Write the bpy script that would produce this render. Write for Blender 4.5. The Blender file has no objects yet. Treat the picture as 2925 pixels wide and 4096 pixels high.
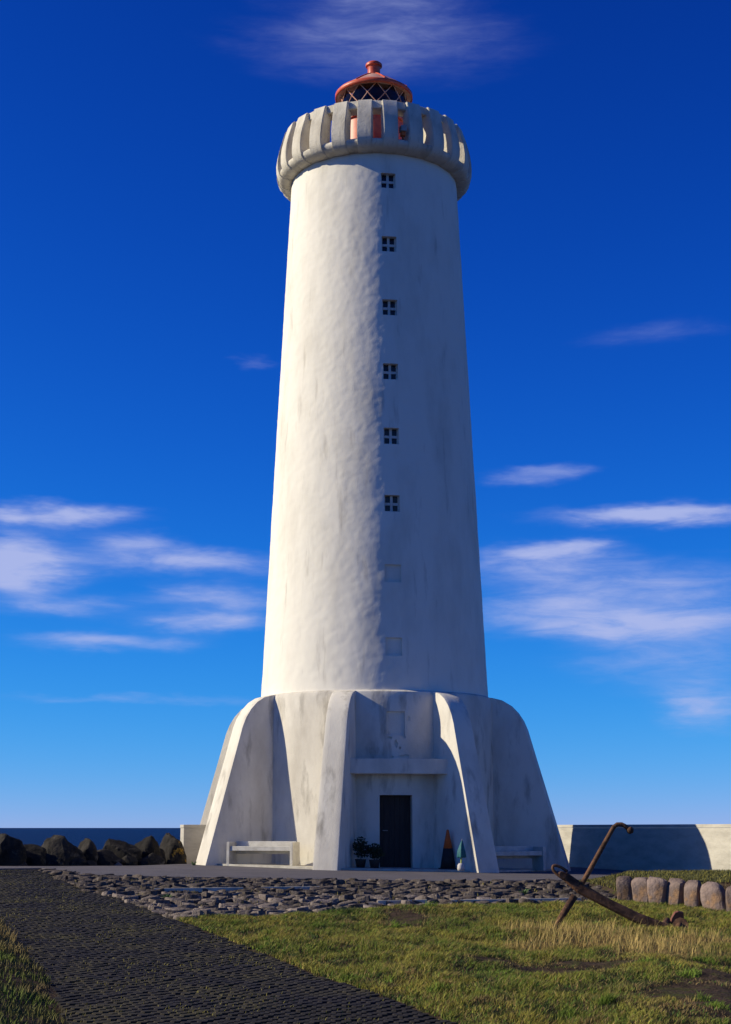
import bpy, bmesh, math, random
import numpy as np
from mathutils import Vector, Matrix, noise
R = math.radians
random.seed(7); rng = np.random.default_rng(11)
S = bpy.context.scene
COL = S.collection

# ---------------------------------------------------------------- camera
cam_d = bpy.data.cameras.new('camera'); cam = bpy.data.objects.new('camera', cam_d); COL.objects.link(cam)
cam_d.sensor_fit = 'HORIZONTAL'; cam_d.sensor_width = 36.0; cam_d.lens = 75.0
cam_d.clip_start = 0.1; cam_d.clip_end = 60000
cam.location = (0, 0, 1.02); cam.rotation_euler = (R(90 + 11.71), 0, 0)
S.camera = cam

# ---------------------------------------------------------------- sun
SUN_A, SUN_E = 2.0, 28.0      # degrees: sun stands to the left, SUN_A towards the viewer
sdir = Vector((-math.cos(R(SUN_A))*math.cos(R(SUN_E)), -math.sin(R(SUN_A))*math.cos(R(SUN_E)), math.sin(R(SUN_E))))
sun_d = bpy.data.lights.new('sun', 'SUN'); sun = bpy.data.objects.new('sun', sun_d); COL.objects.link(sun)
sun_d.energy = 5.0; sun_d.angle = R(0.5); sun_d.color = (1.0, 0.90, 0.68)
sun.rotation_euler = sdir.to_track_quat('Z', 'Y').to_euler(); sun.location = (-30, 30, 40)

# ---------------------------------------------------------------- sky
W = bpy.data.worlds.new('World'); S.world = W; W.use_nodes = True
nt = W.node_tree; N = nt.nodes; L = nt.links
for n in list(N): N.remove(n)
def wn(t, **kw):
    n = N.new(t)
    for k, v in kw.items(): setattr(n, k, v)
    return n
def wm(op, a, b=None, c=None, clamp=False):
    n = N.new('ShaderNodeMath'); n.operation = op; n.use_clamp = clamp
    for i, v in enumerate((a, b, c)):
        if v is None: continue
        if isinstance(v, (int, float)): n.inputs[i].default_value = v
        else: L.new(v, n.inputs[i])
    return n.outputs[0]
def wv(op, a, b):
    n = N.new('ShaderNodeVectorMath'); n.operation = op
    for i, v in enumerate((a, b)):
        if isinstance(v, tuple): n.inputs[i].default_value = v
        else: L.new(v, n.inputs[i])
    return n.outputs['Value'] if op == 'DOT_PRODUCT' else n.outputs['Vector']
sky = wn('ShaderNodeTexSky', sky_type='NISHITA', sun_disc=False, sun_elevation=R(SUN_E), sun_rotation=R(-90 - SUN_A),
         altitude=3000, air_density=1.0, dust_density=0.0, ozone_density=4.0)
# saturated slide-film blue: deepen red and green of the sky before it is used
skys = wn('ShaderNodeSeparateColor'); L.new(sky.outputs[0], skys.inputs[0])
skyc = wn('ShaderNodeCombineColor')
def film(ch, a, b):      # shoulder curve a*x^2/(x^2+b) of one colour channel
    x2 = wm('POWER', wm('MULTIPLY', ch, .1), 2.0); return wm('MULTIPLY', wm('DIVIDE', x2, wm('ADD', x2, b)), a*10/1.15)
L.new(wm('MULTIPLY', wm('POWER', wm('MULTIPLY', skys.outputs[0], .1), 2.2), 8.0), skyc.inputs[0])
L.new(film(skys.outputs[1], .62, .18), skyc.inputs[1])
L.new(film(skys.outputs[2], 1.12, .14), skyc.inputs[2])
skycol = skyc.outputs[0]
tc = wn('ShaderNodeTexCoord'); sep = wn('ShaderNodeSeparateXYZ'); L.new(tc.outputs['Generated'], sep.inputs[0])
X_, Y_, Z_ = sep.outputs
az = wm('MULTIPLY', wm('ARCTAN2', X_, Y_), 180/math.pi)
el = wm('MULTIPLY', wm('ARCSINE', Z_), 180/math.pi)
comb = wn('ShaderNodeCombineXYZ'); L.new(az, comb.inputs[0]); L.new(el, comb.inputs[1])
dirv = comb.outputs[0]
def wnoise(scale, stretch, detail, rough=0.55, off=(0, 0, 0), dist=0.0):
    v = wv('ADD', wv('MULTIPLY', dirv, (1.0/stretch, 1.0, 1.0)), off)
    n = wn('ShaderNodeTexNoise'); n.inputs['Scale'].default_value = scale; n.inputs['Detail'].default_value = detail
    n.inputs['Roughness'].default_value = rough; n.inputs['Distortion'].default_value = dist
    L.new(v, n.inputs['Vector']); return n
wob = wnoise(0.9, 3.5, 4, 0.6)
wobv = wv('MULTIPLY', wv('SUBTRACT', wob.outputs['Color'], (0.5, 0.5, 0.5)), (4.0, 1.1, 0.0))
dwv = wv('ADD', dirv, wobv)
CLOUDS = [(-11.3, 11.4, 2.0, .34, .8), (-13.6, 11.2, .6, .2, .5), (-13.4, 9.5, 1.7, .9, 1.2), (-8.8, 10.4, 1.5, .38, .5),
 (-6.7, 9.7, 3.4, .4, .65), (-5.7, 8.4, 2.2, .45, .55), (-5.8, 7.5, 2.0, .3, .6), (-11.2, 8.0, 1.9, .4, .45),
 (-9.5, 6.7, 2.7, .3, .55), (-8.6, 4.7, 5.0, .16, .3), (7.0, 13.0, 1.6, .3, .5), (11.2, 11.4, 3.2, .33, .95),
 (7.2, 10.2, 1.8, .32, .65), (6.6, 9.6, 2.5, .6, .4), (10.8, 8.6, 4.2, .95, .5), (9.9, 7.4, 4.2, .4, .7),
 (6.3, 8.1, 2.0, .5, .4), (12.6, 4.3, 1.6, .7, .6), (0.5, 28.8, 4.8, 1.2, .36), (0.9, 30.6, 3.0, .8, .28),
 (11.2, 18.1, 2.7, .5, .2), (-4.5, 17.3, .6, .28, .25), (11.5, 6.2, 3.4, .95, .4)]
acc = None
for (a, e, w, h, s) in CLOUDS:
    d = wv('MULTIPLY', wv('SUBTRACT', dwv, (a, e, 0.0)), (.87/w, .87/h, 0.0))
    g = wm('MULTIPLY', wm('EXPONENT', wm('MULTIPLY', wv('DOT_PRODUCT', d, d), -1.0)), s)
    acc = g if acc is None else wm('ADD', acc, g)
# the same kind of cloud goes on all round the horizon outside the part looked at
gen = wnoise(0.16, 4.0, 5, 0.6, (3.1, 7.7, 0))
band = wm('MULTIPLY', wm('SMOOTH_MIN', wm('DIVIDE', wm('SUBTRACT', el, 3.0), 3.0), wm('DIVIDE', wm('SUBTRACT', 15.0, el), 4.0), 0.3), 1.0, clamp=True)
side = wm('DIVIDE', wm('SUBTRACT', wm('ABSOLUTE', az), 15.0), 4.0, clamp=True)
gm2 = wm('MULTIPLY', wm('MULTIPLY', wm('MULTIPLY', wm('SUBTRACT', gen.outputs['Fac'], 0.47), 6.0, clamp=True), band), side)
acc = wm('ADD', acc, wm('MULTIPLY', gm2, 0.7))
fib = wnoise(1.7, 5.0, 6, 0.62, (1.3, 0.4, 0), 0.4)
dens = wm('MULTIPLY', acc, wm('ADD', wm('MULTIPLY', fib.outputs['Fac'], 1.5), 0.1))
mr = wn('ShaderNodeMapRange', interpolation_type='SMOOTHSTEP'); L.new(dens, mr.inputs['Value'])
mr.inputs['From Min'].default_value = 0.04; mr.inputs['From Max'].default_value = 0.85; mr.inputs['To Max'].default_value = 0.85
cmix = wn('ShaderNodeMix', data_type='RGBA'); L.new(mr.outputs[0], cmix.inputs['Factor'])
L.new(skycol, cmix.inputs['A']); cmix.inputs['B'].default_value = (4.0, 4.5, 7.2, 1)
bg = wn('ShaderNodeBackground'); bg.inputs['Strength'].default_value = 0.10
L.new(cmix.outputs['Result'], bg.inputs['Color'])
wo = wn('ShaderNodeOutputWorld'); L.new(bg.outputs[0], wo.inputs['Surface'])

S.view_settings.view_transform = 'Standard'; S.view_settings.look = 'None'
S.view_settings.gamma = 1.0; S.view_settings.exposure = 0.2; S.view_settings.use_curve_mapping = False
S.render.engine = 'CYCLES'

# ---------------------------------------------------------------- materials
def material(name, base, rough=0.85, var=None, var_scale=3.0, stretch=(1, 1, 1), lo=0.4, hi=0.65, bump=0.0, bump_scale=30.0, bump_dist=0.01,
             spec=0.3, metal=0.0, var2=None, var2_scale=1.0, lo2=0.5, hi2=0.7, bump2=0.0, bump2_scale=5.0, bump2_dist=0.03, attr=None, per_object=0.0, coord='Object', stretch2=(1,1,1), detail=6):
    m = bpy.data.materials.new(name); m.use_nodes = True
    t = m.node_tree; n = t.nodes; l = t.links
    b = n['Principled BSDF']; b.inputs['Roughness'].default_value = rough; b.inputs['Metallic'].default_value = metal
    b.inputs['Specular IOR Level'].default_value = spec
    tcn = n.new('ShaderNodeTexCoord'); src = tcn.outputs[coord]
    def noise_n(scale, st, detail=6, r=0.6):
        mp = n.new('ShaderNodeMapping'); mp.inputs['Scale'].default_value = st; l.new(src, mp.inputs['Vector'])
        q = n.new('ShaderNodeTexNoise'); q.inputs['Scale'].default_value = scale; q.inputs['Detail'].default_value = detail; q.inputs['Roughness'].default_value = r
        l.new(mp.outputs[0], q.inputs['Vector']); return q.outputs['Fac']
    def mixin(col, fac_src, lo, hi, c2):
        r = n.new('ShaderNodeMapRange'); r.inputs['From Min'].default_value = lo; r.inputs['From Max'].default_value = hi; l.new(fac_src, r.inputs['Value'])
        x = n.new('ShaderNodeMix'); x.data_type = 'RGBA'; l.new(r.outputs[0], x.inputs['Factor'])
        if isinstance(col, tuple): x.inputs['A'].default_value = (*col, 1)
        else: l.new(col, x.inputs['A'])
        x.inputs['B'].default_value = (*c2, 1); return x.outputs['Result']
    col = base
    if attr:
        a = n.new('ShaderNodeAttribute'); a.attribute_name = attr; col = a.outputs['Color']
    if var: col = mixin(col, noise_n(var_scale, stretch, detail), lo, hi, var)
    if var2: col = mixin(col, noise_n(var2_scale, stretch2), lo2, hi2, var2)
    if per_object:
        oi = n.new('ShaderNodeObjectInfo'); mm = n.new('ShaderNodeMapRange'); l.new(oi.outputs['Random'], mm.inputs['Value'])
        mm.inputs['To Min'].default_value = 1 - per_object; mm.inputs['To Max'].default_value = 1 + per_object
        hsn = n.new('ShaderNodeHueSaturation'); l.new(mm.outputs[0], hsn.inputs['Value'])
        if isinstance(col, tuple): hsn.inputs['Color'].default_value = (*col, 1)
        else: l.new(col, hsn.inputs['Color'])
        col = hsn.outputs[0]
    if isinstance(col, tuple): b.inputs['Base Color'].default_value = (*col, 1)
    else: l.new(col, b.inputs['Base Color'])
    nrm = None
    for (s, sc, ds) in ((bump2, bump2_scale, bump2_dist), (bump, bump_scale, bump_dist)):
        if s:
            bp = n.new('ShaderNodeBump'); bp.inputs['Strength'].default_value = s; bp.inputs['Distance'].default_value = ds
            l.new(noise_n(sc, (1, 1, 1), 4), bp.inputs['Height'])
            if nrm: l.new(nrm, bp.inputs['Normal'])
            nrm = bp.outputs[0]
    if nrm: l.new(nrm, b.inputs['Normal'])
    return m
M = {}
M['stucco'] = material('stucco', (.76, .725, .64), .9, var=(.63, .595, .515), var_scale=1.1, stretch=(1, 1, .35), lo=.46, hi=.72,
                       var2=(.42, .385, .33), var2_scale=2.2, stretch2=(1.6, 1.6, .22), lo2=.60, hi2=.82, bump=.6, bump_scale=30, bump_dist=.006, spec=.1)
M['base_stucco'] = material('base_stucco', (.68, .64, .555), .9, var=(.52, .48, .41), var_scale=1.3, stretch=(1, 1, .5), lo=.42, hi=.70,
                       var2=(.24, .218, .182), var2_scale=1.7, stretch2=(1.7, 1.7, .45), lo2=.54, hi2=.78, bump=.7, bump_scale=26, bump_dist=.006, bump2=.6, bump2_scale=5, bump2_dist=.012, spec=.1)
M['gallery'] = material('gallery', (.64, .595, .50), .95, var=(.44, .405, .335), var_scale=2.2, stretch=(1, 1, .5), lo=.42, hi=.68,
                       var2=(.17, .155, .12), var2_scale=3.0, stretch2=(1.3, 1.3, .4), lo2=.62, hi2=.80, bump=.8, bump_scale=28, bump_dist=.012, bump2=.6, bump2_scale=8, bump2_dist=.02, spec=.1)
M['red'] = material('red', (.62, .115, .045), .45, var=(.46, .06, .03), var_scale=6, var2=(.30, .12, .07), var2_scale=9, lo2=.62, hi2=.75, spec=.4, bump=.2, bump_scale=40, bump_dist=.004)
M['red_roof'] = material('red_roof', (.60, .27, .19), .42, var=(.58, .40, .33), var_scale=3, var2=(.40, .12, .07), var2_scale=5, lo2=.6, hi2=.8, spec=.5, bump=.2, bump_scale=20, bump_dist=.004)
M['bar'] = material('bar', (.60, .26, .15), .5, var=(.66, .45, .34), var_scale=8)
M['dark'] = material('dark', (.022, .02, .022), .6, var=(.04, .036, .034), var_scale=5)
M['door'] = material('door', (.030, .022, .020), .7, var=(.05, .036, .03), var_scale=4, stretch=(6, 6, .6), bump=.3, bump_scale=30)
M['pane'] = material('pane', (.010, .011, .016), .25, var=(.02, .02, .024), var_scale=7, spec=.4)
M['muntin'] = material('muntin', (.68, .65, .60), .8, var=(.5, .47, .42), var_scale=6, bump=.4, bump_scale=30)
M['concrete'] = material('concrete', (.50, .47, .40), .9, var=(.38, .355, .30), var_scale=1.2, stretch=(1, 1, 4), lo=.4, hi=.65, var2=(.34, .31, .26), var2_scale=2.6, lo2=.6, hi2=.78, stretch2=(1, 1, 5), bump=.6, bump_scale=22, bump_dist=.01, bump2=.5, bump2_scale=4, bump2_dist=.02)
M['bench'] = material('bench', (.58, .555, .50), .85, var=(.45, .425, .37), var_scale=5, bump=.5, bump_scale=40)
M['asphalt'] = material('asphalt', (.120, .110, .122), .95, var=(.085, .079, .088), var_scale=1.2, lo=.35, hi=.7, var2=(.21, .195, .20), var2_scale=60, lo2=.55, hi2=.72, bump=.7, bump_scale=70, bump_dist=.012, spec=.15)
M['apron'] = material('apron', (.52, .49, .42), .9, var=(.36, .34, .29), var_scale=4, bump=.5, bump_scale=30)
M['cobble'] = material('cobble', (.200, .165, .145), .95, var=(.085, .070, .062), var_scale=4, lo=.4, hi=.62, var2=(.33, .28, .25), var2_scale=7, lo2=.58, hi2=.72, bump=1.0, bump_scale=16, bump_dist=.045, per_object=.4, spec=.1)
M['paver'] = material('paver', (.017, .0145, .0155), .9, var=(.010, .0085, .0095), var_scale=4, var2=(.040, .034, .017), var2_scale=1.3, lo2=.44, hi2=.68, bump=.5, bump_scale=40, bump_dist=.01, per_object=.25, spec=.2)
M['soil'] = material('soil', (.075, .052, .036), 1.0, var=(.030, .022, .016), var_scale=7, var2=(.060, .062, .020), var2_scale=5, lo2=.5, hi2=.64, bump=1.0, bump_scale=25, bump_dist=.03, spec=.05)
M['boulder'] = material('boulder', (.034, .030, .026), .95, var=(.014, .013, .012), var_scale=2.5, lo=.4, hi=.6, var2=(.10, .088, .07), var2_scale=4, lo2=.60, hi2=.74, bump=1.0, bump_scale=14, bump_dist=.03, spec=.15, per_object=.3)
M['lichen'] = material('lichen', (.034, .030, .026), .95, var=(.014, .013, .012), var_scale=2.5, lo=.4, hi=.6, var2=(.42, .25, .03), var2_scale=3.1, lo2=.56, hi2=.66, bump=1.0, bump_scale=14, bump_dist=.03, spec=.15)
M['stone'] = material('stone', (.24, .18, .155), .95, var=(.12, .088, .076), var_scale=3.5, lo=.4, hi=.62, var2=(.34, .20, .10), var2_scale=2.4, lo2=.55, hi2=.7, bump=1.0, bump_scale=18, bump_dist=.025, per_object=.35, spec=.1)
M['rust'] = material('rust', (.150, .078, .044), .9, var=(.055, .030, .020), var_scale=9, lo=.42, hi=.6, var2=(.26, .12, .055), var2_scale=22, lo2=.60, hi2=.72, bump=.8, bump_scale=45, bump_dist=.008, spec=.2)
M['rust_palm'] = material('rust_palm', (.22, .085, .06), .85, var=(.13, .055, .045), var_scale=8, bump=.6, bump_scale=40, bump_dist=.006)
M['steel'] = material('steel', (.34, .34, .34), .6, var=(.2, .2, .2), var_scale=8)
M['orange'] = material('orange', (.62, .13, .03), .6, var=(.5, .09, .02), var_scale=6)
M['rubber'] = material('rubber', (.02, .02, .02), .8, var=(.03, .03, .03), var_scale=9)
M['teal'] = material('teal', (.02, .13, .14), .7, var=(.012, .08, .10), var_scale=8)
M['strap'] = material('strap', (.45, .5, .12), .7, var=(.35, .4, .1), var_scale=9)
M['pale'] = material('pale', (.5, .47, .45), .7, var=(.35, .33, .33), var_scale=9)
M['shrub'] = material('shrub', (.03, .045, .018), .8, var=(.018, .026, .012), var_scale=6)
M['pot'] = material('pot', (.06, .045, .035), .8, var=(.04, .03, .03), var_scale=6)
M['leaf'] = material('leaf', (.10, .16, .05), .7, attr='Col', spec=.25)
M['grass'] = material('grass', (.1, .16, .05), .75, attr='Col', spec=.2)
M['sea'] = material('sea', (.002, .010, .050), .4, var=(.0015, .007, .036), var_scale=.02, stretch=(1, 5, 1), bump=1.0, bump_scale=1.6, bump_dist=.5, bump2=1.0, bump2_scale=.12, bump2_dist=2.0, spec=.03, coord='Object')
g = bpy.data.materials.new('glass'); g.use_nodes = True; gt = g.node_tree
for n in list(gt.nodes): gt.nodes.remove(n)
tr = gt.nodes.new('ShaderNodeBsdfTransparent'); tr.inputs[0].default_value = (.42, .43, .46, 1)
gl = gt.nodes.new('ShaderNodeBsdfGlossy'); gl.inputs['Roughness'].default_value = .05; gl.inputs[0].default_value = (.6, .6, .6, 1)
fr = gt.nodes.new('ShaderNodeFresnel'); fr.inputs[0].default_value = 1.5
ad = gt.nodes.new('ShaderNodeMath'); ad.operation = 'ADD'; ad.inputs[1].default_value = .01; gt.links.new(fr.outputs[0], ad.inputs[0])
nz = gt.nodes.new('ShaderNodeTexNoise'); nz.inputs['Scale'].default_value = 3; bpn = gt.nodes.new('ShaderNodeBump'); bpn.inputs['Strength'].default_value = .04
gt.links.new(nz.outputs[0], bpn.inputs['Height']); gt.links.new(bpn.outputs[0], gl.inputs['Normal'])
mx = gt.nodes.new('ShaderNodeMixShader'); go = gt.nodes.new('ShaderNodeOutputMaterial')
gt.links.new(ad.outputs[0], mx.inputs[0]); gt.links.new(tr.outputs[0], mx.inputs[1]); gt.links.new(gl.outputs[0], mx.inputs[2]); gt.links.new(mx.outputs[0], go.inputs[0])
M['glass'] = g

# ---------------------------------------------------------------- helpers
def tag(o, label=None, cat=None, group=None, kind=None):
    for k, v in (('label', label), ('category', cat), ('group', group), ('kind', kind)):
        if v: o[k] = v
    return o
def link(name, me, m=None, parent=None, smooth=False):
    o = bpy.data.objects.new(name, me); COL.objects.link(o)
    if m and not me.materials: me.materials.append(M[m])
    if smooth:
        for p in me.polygons: p.use_smooth = True
    if parent: o.parent = parent
    return o
def empty(name, loc, rz=0):
    o = bpy.data.objects.new(name, None); COL.objects.link(o); o.location = loc; o.rotation_euler = (0, 0, rz); o.empty_display_size = .3
    return o
class MB:
    def __init__(s): s.v = []; s.f = []
    def add(s, vs, fs):
        k = len(s.v); s.v += [tuple(v) for v in vs]; s.f += [tuple(i + k for i in f) for f in fs]; return s
    def box(s, x0, x1, y0, y1, z0, z1, mat=None):
        vs = [Vector((x, y, z)) for z in (z0, z1) for (x, y) in ((x0, y0), (x1, y0), (x1, y1), (x0, y1))]
        if mat is not None: vs = [mat @ v for v in vs]
        return s.add(vs, [(3, 2, 1, 0), (4, 5, 6, 7), (0, 1, 5, 4), (1, 2, 6, 5), (2, 3, 7, 6), (3, 0, 4, 7)])
    def prism(s, pts, z0, z1):   # pts counter-clockwise (x,y)
        n = len(pts); zs0 = z0 if callable(z0) else (lambda x, y: z0); zs1 = z1 if callable(z1) else (lambda x, y: z1)
        return s.add([(x, y, zs0(x, y)) for x, y in pts] + [(x, y, zs1(x, y)) for x, y in pts],
                     [tuple(range(n - 1, -1, -1)), tuple(range(n, 2*n))] + [(i, (i+1) % n, n + (i+1) % n, n + i) for i in range(n)])
    def lathe(s, prof, seg=64, caps=True, c=(0, 0)):
        vs = [(c[0] + r*math.sin(2*math.pi*i/seg), c[1] - r*math.cos(2*math.pi*i/seg), z) for (r, z) in prof for i in range(seg)]
        fs = []
        for j in range(len(prof) - 1):
            for i in range(seg):
                a = j*seg + i; b = j*seg + (i+1) % seg; fs.append((a, b, b + seg, a + seg))
        if caps:
            fs.append(tuple(range(seg - 1, -1, -1))); k = (len(prof) - 1)*seg; fs.append(tuple(range(k, k + seg)))
        return s.add(vs, fs)
    def tube(s, pts, rad, seg=10, caps=True):
        pts = [Vector(p) for p in pts]; n = len(pts)
        rads = rad if isinstance(rad, (list, tuple)) else [rad]*n
        up = None; vs = []
        for i, p in enumerate(pts):
            t = (pts[min(i+1, n-1)] - pts[max(i-1, 0)]).normalized()
            if up is None:
                up = t.orthogonal().normalized()
            up = (up - t*up.dot(t)).normalized(); sd = t.cross(up)
            vs += [p + (up*math.cos(2*math.pi*k/seg) + sd*math.sin(2*math.pi*k/seg))*rads[i] for k in range(seg)]
        fs = [(j*seg + i, j*seg + (i+1) % seg, (j+1)*seg + (i+1) % seg, (j+1)*seg + i) for j in range(n-1) for i in range(seg)]
        if caps: fs += [tuple(range(seg-1, -1, -1)), tuple(range((n-1)*seg, n*seg))]
        return s.add(vs, fs)
    def mesh(s, name):
        me = bpy.data.meshes.new(name); me.from_pydata(s.v, [], s.f); me.validate(); return me
    def build(s, name, m, parent=None, smooth=False, bevel=0, segs=2):
        me = s.mesh(name)
        if bevel or not smooth:
            bm = bmesh.new(); bm.from_mesh(me); bmesh.ops.recalc_face_normals(bm, faces=bm.faces)
            if bevel: bmesh.ops.bevel(bm, geom=[e for e in bm.edges if len(e.link_faces) == 2 and e.calc_face_angle(0) > .6], offset=bevel, segments=segs, affect='EDGES', profile=.6)
            bm.to_mesh(me); bm.free()
        return link(name, me, m, parent, smooth)
def smooth_by_angle(me, ang=40):
    for p in me.polygons: p.use_smooth = True
    me.set_sharp_from_angle(angle=R(ang))
def rough_up(me, amp, scale, seed=0):
    for v in me.vertices:
        d = noise.noise_vector(Vector(v.co)*scale + Vector((seed, 0, 0)))
        v.co += d*amp
def interp(pts, x):
    if x <= pts[0][0]: return pts[0][1]
    for (a, b), (c, d) in zip(pts, pts[1:]):
        if x <= c: return b + (d - b)*(x - a)/(c - a)
    return pts[-1][1]
def n3(x, y, z=0.0): return noise.noise(Vector((x, y, z)))
def in_poly(x, y, P):
    c = False; j = len(P) - 1
    for i in range(len(P)):
        if (P[i][1] > y) != (P[j][1] > y) and x < (P[j][0]-P[i][0])*(y-P[i][1])/(P[j][1]-P[i][1]) + P[i][0]: c = not c
        j = i
    return c

# ---------------------------------------------------------------- lie of the land
PR = [(9, 2.2), (13.39, .71), (15.08, .09), (15.92, -.36), (17.56, -.96), (19.58, -1.74), (21.97, -2.65), (23.44, -3.22), (25.54, -4.03), (26.89, -4.84), (30.3, -6.01), (34.0, -7.05)]   # path edge by grass and cobbles: (y, x)
PL = [(9, -1.2), (12.94, -2.42), (15.87, -3.2), (16.74, -3.53), (18.8, -4.17), (20.43, -4.74), (26, -7.2), (30.3, -8.9), (34, -10.2)]
CB = [(-2.65, 21.97), (-2.12, 22.3), (-1.38, 22.68), (-.74, 23.04), (.06, 24.14), (1.35, 25.11), (2.91, 26.21), (4.5, 26.7), (9, 26.7)]   # foot of the cobbles: (x, y)
AF = [(-7.06, 34.07), (-5.35, 30.45), (-3.64, 30.3), (.34, 30.77), (1.68, 31.05), (4.27, 33.13), (5.81, 35.4), (8.9, 36.3)]            # front edge of the asphalt
SL = [(4.15, 26.75), (4.63, 26.46), (5.17, 26.23), (5.59, 25.8), (6.03, 25.15), (6.8, 23.9), (8.5, 22.0)]                                  # row of edging stones: (x, y)
def tilt(x): return -.02*max(-12, min(12, x - .25))
def path_right(y): return interp(PR, y)
def path_left(y): return interp(PL, y)
def on_path(x, y): return path_left(y) < x < path_right(y) and y < 34.2
def in_bed(x, y): return x > 4.45 and y > interp(SL, x) + .12 and y < interp(AF, x) - .1
def is_grass(x, y):
    if y > 9 and x > path_right(y) and x > -2.75 and y < interp(CB, x) + .25*n3(x*1.1, y*1.1): return not in_bed(x, y)
    return False
def gz(x, y):
    z = tilt(x) + (-.03 + .0323*(y - 30.3) if y < 30.3 else -.03)
    if is_grass(x, y):
        dp = min(1, max(0, (x - path_right(y))/.8)); dc = min(1, max(0, (interp(CB, x) - y)/1.2))
        z += (.11*n3(x*.55, y*.45, 3.1) + .075*n3(x*1.4, y*1.1, 8.2) + .035*n3(x*3.1, y*2.6, 5.5) + .03)*dp*dc
    if in_bed(x, y):
        k = min(1, (y - interp(SL, x) - .12)/.25); fade = max(0, min(1, (interp(AF, x) - y)/4.0)); tgt = .14 + .03*n3(x*2, y*2)
        z = z + (tgt - z)*k*min(1, fade)*min(1, .35 + (x - 4.45)/.8)
    if x < path_left(y) and y < 30: z += min(.16, (path_left(y) - x)*.25) + .05*n3(x*1.3, y*1.3)
    sh = max(y - 47 , (-.0 + y - (36.6 + (x + 8.3)*1.38)) if x < -4.6 else -9)     # the shore falls away behind the rocks
    if sh > 0: z -= min(5.5, .35*sh + .05*sh*sh)
    return z
def gnorm(x, y):
    e = .1; return Vector((-(gz(x+e, y)-gz(x-e, y))/(2*e), -(gz(x, y+e)-gz(x, y-e))/(2*e), 1)).normalized()

def axis_pts(segs):
    out = []
    for a, b, st in segs: out += list(np.arange(a, b, st))
    return out + [segs[-1][1]]
xs = axis_pts([(-70, -14, 4), (-14, -10, .5), (-10, 9, .16), (9, 16, .5), (16, 70, 4)])
ys = axis_pts([(-30, 8, 2), (8, 37, .16), (37, 62, 1.0)])
nx = len(xs); gv = [(x, y, gz(x, y)) for y in ys for x in xs]
gf = [(j*nx+i, j*nx+i+1, (j+1)*nx+i+1, (j+1)*nx+i) for j in range(len(ys)-1) for i in range(nx-1)]
gm_ = bpy.data.meshes.new('ground'); gm_.from_pydata(gv, [], gf)
tag(link('ground', gm_, 'soil', smooth=True), kind='structure')
sm = bpy.data.meshes.new('sea'); Q = 30000
sm.from_pydata([(-Q, -Q, -4.2), (Q, -Q, -4.2), (Q, Q, -4.2), (-Q, Q, -4.2)], [], [(0, 1, 2, 3)])
tag(link('sea', sm, 'sea'), kind='structure')

# asphalt apron round the tower
apoly = [(-7.9, 33.0)] + AF[0:1] + [(-6.2, 32.1), (-5.7, 31.0)] + AF[1:] + [(8.6, 38.2), (6.5, 44.5), (5.4, 47.5), (-2, 47), (-4.0, 42.0), (-4.78, 39.76), (-5.5, 37.5), (-7.36, 35.5), (-9.2, 34.2), (-9.2, 32.6)]
asp = MB().prism(apoly, lambda x, y: tilt(x) - .12, lambda x, y: tilt(x) + .012)
tag(asp.build('asphalt_pavement', 'asphalt'), kind='structure')

# ---------------------------------------------------------------- lighthouse
TX, TY = .25, 42.0
LH = tag(empty('lighthouse', (TX, TY, 0)), 'tall white tapering concrete lighthouse with buttressed foot and orange lantern', 'lighthouse')
DA = 9.0    # azimuth of the door and the windows, degrees to the right of the line to the viewer
def pol(r, a, z=0.0): return Vector((r*math.sin(R(a)), -r*math.cos(R(a)), z))
def frame_at(r, a, z):     # local frame: x tangential, y inward, z up
    return Matrix.Translation(pol(r, a, z)) @ Matrix.Rotation(R(a), 4, 'Z')
def boolean_cut(o, cutters):
    for c in cutters:
        md = o.modifiers.new('cut', 'BOOLEAN'); md.operation = 'DIFFERENCE'; md.object = c; md.solver = 'EXACT'
    bpy.context.view_layer.update()
    dg = bpy.context.evaluated_depsgraph_get()
    me = bpy.data.meshes.new_from_object(o.evaluated_get(dg)); old = o.data
    o.modifiers.clear(); o.data = me; bpy.data.meshes.remove(old)
    for c in cutters:
        d = c.data; bpy.data.objects.remove(c); bpy.data.meshes.remove(d)
    smooth_by_angle(me, 30)
def cutter(mb):
    o = link('cutter', mb.mesh('cutter'), None, LH); bm = bmesh.new(); bm.from_mesh(o.data); bmesh.ops.recalc_face_normals(bm, faces=bm.faces); bm.to_mesh(o.data); bm.free(); return o
def shaft_r(z): return 3.11 + (2.43 - 3.11)*(z - 4.5)/(19.25 - 4.5)
WZ = [18.63, 16.73, 14.87, 13.03, 11.22, 9.37]
BZ = [7.49, 5.57]
# shaft
NZ = 340; zs = [4.42 + (19.6 - 4.42)*i/NZ for i in range(NZ + 1)]
tower = MB().lathe([(shaft_r(z), z) for z in zs], 320).build('tower', 'stucco', LH, smooth=True)
for v in tower.data.vertices:      # trowelled render: real relief of a centimetre or so
    p = v.co; q = Vector((p.x, p.y, p.z*.75)); d_ = .007*noise.noise(q*2.0) + .005*noise.noise(q*5.0 + Vector((3, 1, 2))) + .0045*noise.noise(q*10.0) + .002*noise.noise(q*17.0)
    k = 1 + d_/math.hypot(p.x, p.y); v.co = Vector((p.x*k, p.y*k, p.z))
cuts = []
cm = MB()
for z in WZ: cm.box(-.205, .205, -.5, .24, z-.225, z+.225, frame_at(shaft_r(z), DA, 0))
for z in BZ: cm.box(-.215, .215, -.5, .07, z-.235, z+.235, frame_at(shaft_r(z), DA, 0))
cuts.append(cutter(cm))
boolean_cut(tower, cuts)
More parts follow.
